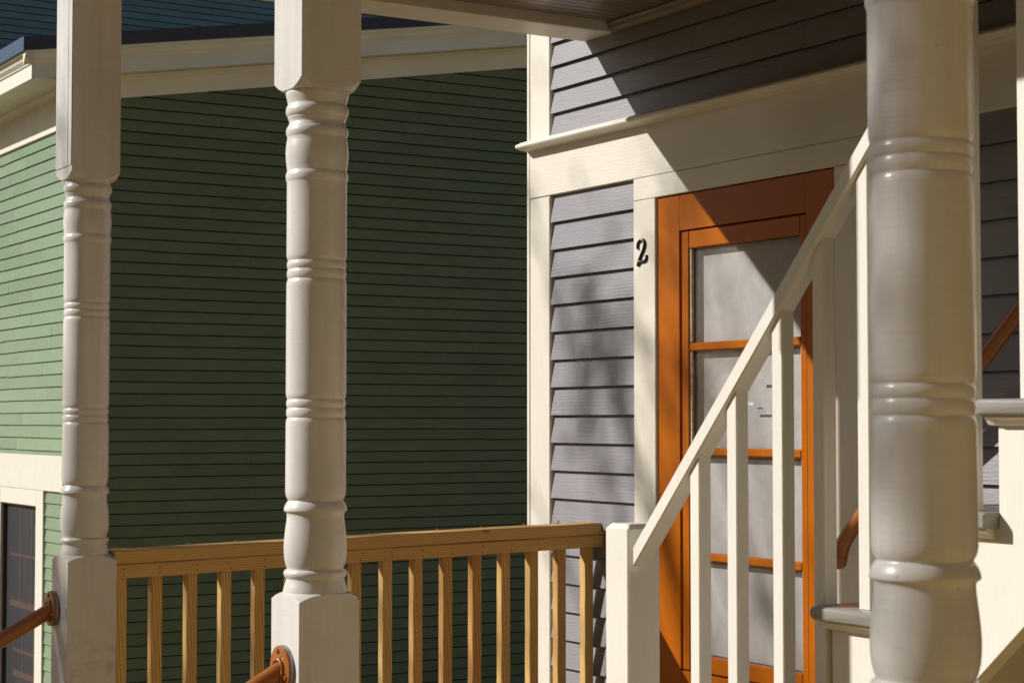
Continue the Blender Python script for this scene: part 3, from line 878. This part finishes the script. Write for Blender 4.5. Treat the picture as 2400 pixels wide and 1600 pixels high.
# ================================================================== OUT OF FRAME: TREES, AND HOUSES ADDED TO SHAPE THE LIGHT
def up_sun(p, d):
    v = Vector(p) + SUN_TO * d
    return Vector((v.x, v.y, v.z))
def tree(cx, cy, label, h, clumps, nleaf, seed, leaf=.08, spread=.13):
    """trunk, limbs reaching to each leaf clump, and the leaves"""
    rnd = random.Random(seed)
    t_ = thing('street_tree', label, 'tree', (cx, cy, -E), 'street trees')
    z0 = -E
    fork = Vector((cx + .15, cy - .1, z0 + h * .45))
    mesh('trunk', tube([(cx, cy, z0 - .05), (cx + .05, cy, z0 + h * .15), tuple(fork), (cx + .2, cy - .2, z0 + h * .8)], [.22, .18, .14, .04], 10), BARK, t_, True, 60)
    limbs, V, Fc = [], [], []
    for cpt in clumps:
        cpt = Vector(cpt)
        s0 = Vector((cx + .15, cy - .1, z0 + h * rnd.uniform(.32, .62)))
        mid = s0.lerp(cpt, .55) + Vector((rnd.uniform(-.25, .25), rnd.uniform(-.25, .25), rnd.uniform(.1, .4)))
        limbs.append(tube([s0, s0.lerp(mid, .5) + Vector((0, 0, .08)), mid, cpt], [.05, .036, .022, .006], 6))
        for j in range(4):
            e = cpt + Vector((rnd.gauss(0, spread * 1.3), rnd.gauss(0, spread * 1.3), rnd.gauss(0, spread * 1.3)))
            limbs.append(tube([cpt.lerp(mid, .12), cpt.lerp(e, .5), e], [.008, .006, .003], 5))
        for j in range(nleaf):
            p = cpt + Vector((rnd.gauss(0, spread), rnd.gauss(0, spread), rnd.gauss(0, spread)))
            u = Vector((rnd.gauss(0, 1), rnd.gauss(0, 1), rnd.gauss(0, .6))).normalized()
            w = u.orthogonal().normalized()
            l = leaf * rnd.uniform(.6, 1.3)
            b0 = len(V)
            V += [tuple(p), tuple(p + u * l * .5 + w * l * .32), tuple(p + u * l), tuple(p + u * l * .5 - w * l * .32)]
            Fc.append((b0, b0 + 1, b0 + 2, b0 + 3))
    mesh('limbs', merge(*limbs), BARK, t_, True, 60)
    cr = mesh('crown', (V, Fc), LEAF, t_)
    cr['kind'] = 'stuff'
    return t_
rc = random.Random(11)
clumps = []
for i in range(13):          # over the grey panel and the left of the door
    clumps.append(up_sun((3.42, rc.uniform(4.62, 5.6), rc.uniform(-.5, .95)), rc.uniform(9, 12)))
for i in range(9):           # over the far left post and the green front
    clumps.append(up_sun((1.64, rc.uniform(4.9, 5.9), rc.uniform(-.4, 1.0)), rc.uniform(9, 12)))
for i in range(24):          # over the near post
    clumps.append(up_sun((1.60, rc.uniform(1.45, 2.1), rc.uniform(-.3, 1.0)), rc.uniform(9, 12)))
tree(-6.2, 10.2, 'leafing street tree standing sunward of the porch', 9.0, clumps, 7, 5, .075)
def ball(cx, cy, cz, r, n, seed):
    q = random.Random(seed); out_ = []
    while len(out_) < n:
        v = Vector((q.uniform(-1, 1), q.uniform(-1, 1), q.uniform(-1, 1)))
        if v.length < 1:
            out_.append((cx + v.x * r, cy + v.y * r, cz + v.z * r * 1.1))
    return out_
tree(-8.5, -1.5, 'full tree added left of the camera to block low sky', 8.0, ball(-8.5, -1.5, 3.0, 3.0, 70, 3), 60, 21, .20, .40)  # unseen tree, added to block low sky
tree(-13.0, 4.0, 'full tree added across the road to block low sky', 9.0, ball(-13, 4.0, 3.2, 3.2, 70, 4), 60, 22, .20, .40)  # second added tree, also blocking low sky
# unseen house added behind the camera for warm bounce and sky blocking
BROWN = paint('bounce_fill_ochre', (0.57, 0.42, 0.19), 0.7, 'x', 0.5, 0.2, vary=0.08)
bh = thing('bounce_fill_house', 'added unseen ochre house behind the camera, bouncing warm light', 'house', (3.0, -8.0, -E))
bw = mesh('wall', box(-7.0, 13.0, -11.0, -3.4, -E, 5.6, .01), BROWN, bh)
mesh('roof', sweep([(-2.9, 5.4), (-7.3, 9.2), (-11.6, 5.4), (-11.6, 5.6), (-7.3, 9.45), (-2.9, 5.6)], [lambda a, b_: (-7.5, a, b_), lambda a, b_: (13.5, a, b_)]), ROOF, bh)
for wx in (-5, -2, 1, 4, 7, 10):
    for wz in (-.9, 2.4):
        w_ = mesh('window', box(wx - .5, wx + .5, -3.398, -3.36, wz - .8, wz + .8, .004), GTRIMX, bh)
        mesh('pane', box(wx - .42, wx + .42, -3.3585, -3.35, wz - .72, wz + .72, .001), WGLASS, w_)

# unseen houses added to block low sky and darken reflections
for n_, (cy, ln, hh, colr, lab) in enumerate(((-8.0, 12.0, 4.6, (0.10, 0.075, 0.055), 'added dark brown house blocking low sky, nearest the camera'), (7.0, 12.0, 5.2, (0.085, 0.09, 0.075), 'added grey green house blocking low sky, opposite the porch'), (22.0, 14.0, 4.8, (0.12, 0.07, 0.05), 'added dull red house blocking low sky, farthest along'))):
    hm = paint('far_house_paint_%d' % n_, colr, 0.7, 'y', 0.4, 0.2, vary=0.08)
    hq = thing('sky_block_house', lab, 'house', (-19.0, cy, -E), 'added houses blocking low sky')
    mesh('wall', box(-24.0, -16.0, cy - ln / 2, cy + ln / 2, -E, hh, .02), hm, hq)
    mesh('roof', sweep([(-15.4, hh - .2), (-20.0, hh + 3.0), (-24.6, hh - .2), (-24.6, hh), (-20.0, hh + 3.25), (-15.4, hh)], [lambda a, b_, y=cy - ln / 2 - .4: (a, y, b_), lambda a, b_, y=cy + ln / 2 + .4: (a, y, b_)]), ROOF, hq)
    for wy in (-4, -1.4, 1.4, 4):
        for wz in (-.8, 2.2):
            w_ = mesh('window', box(-15.998, -15.95, cy + wy - .5, cy + wy + .5, wz - .8, wz + .8, .004), GTRIMX, hq)
            mesh('pane', box(-15.949, -15.94, cy + wy - .42, cy + wy + .42, wz - .72, wz + .72, .001), WGLASS, w_)
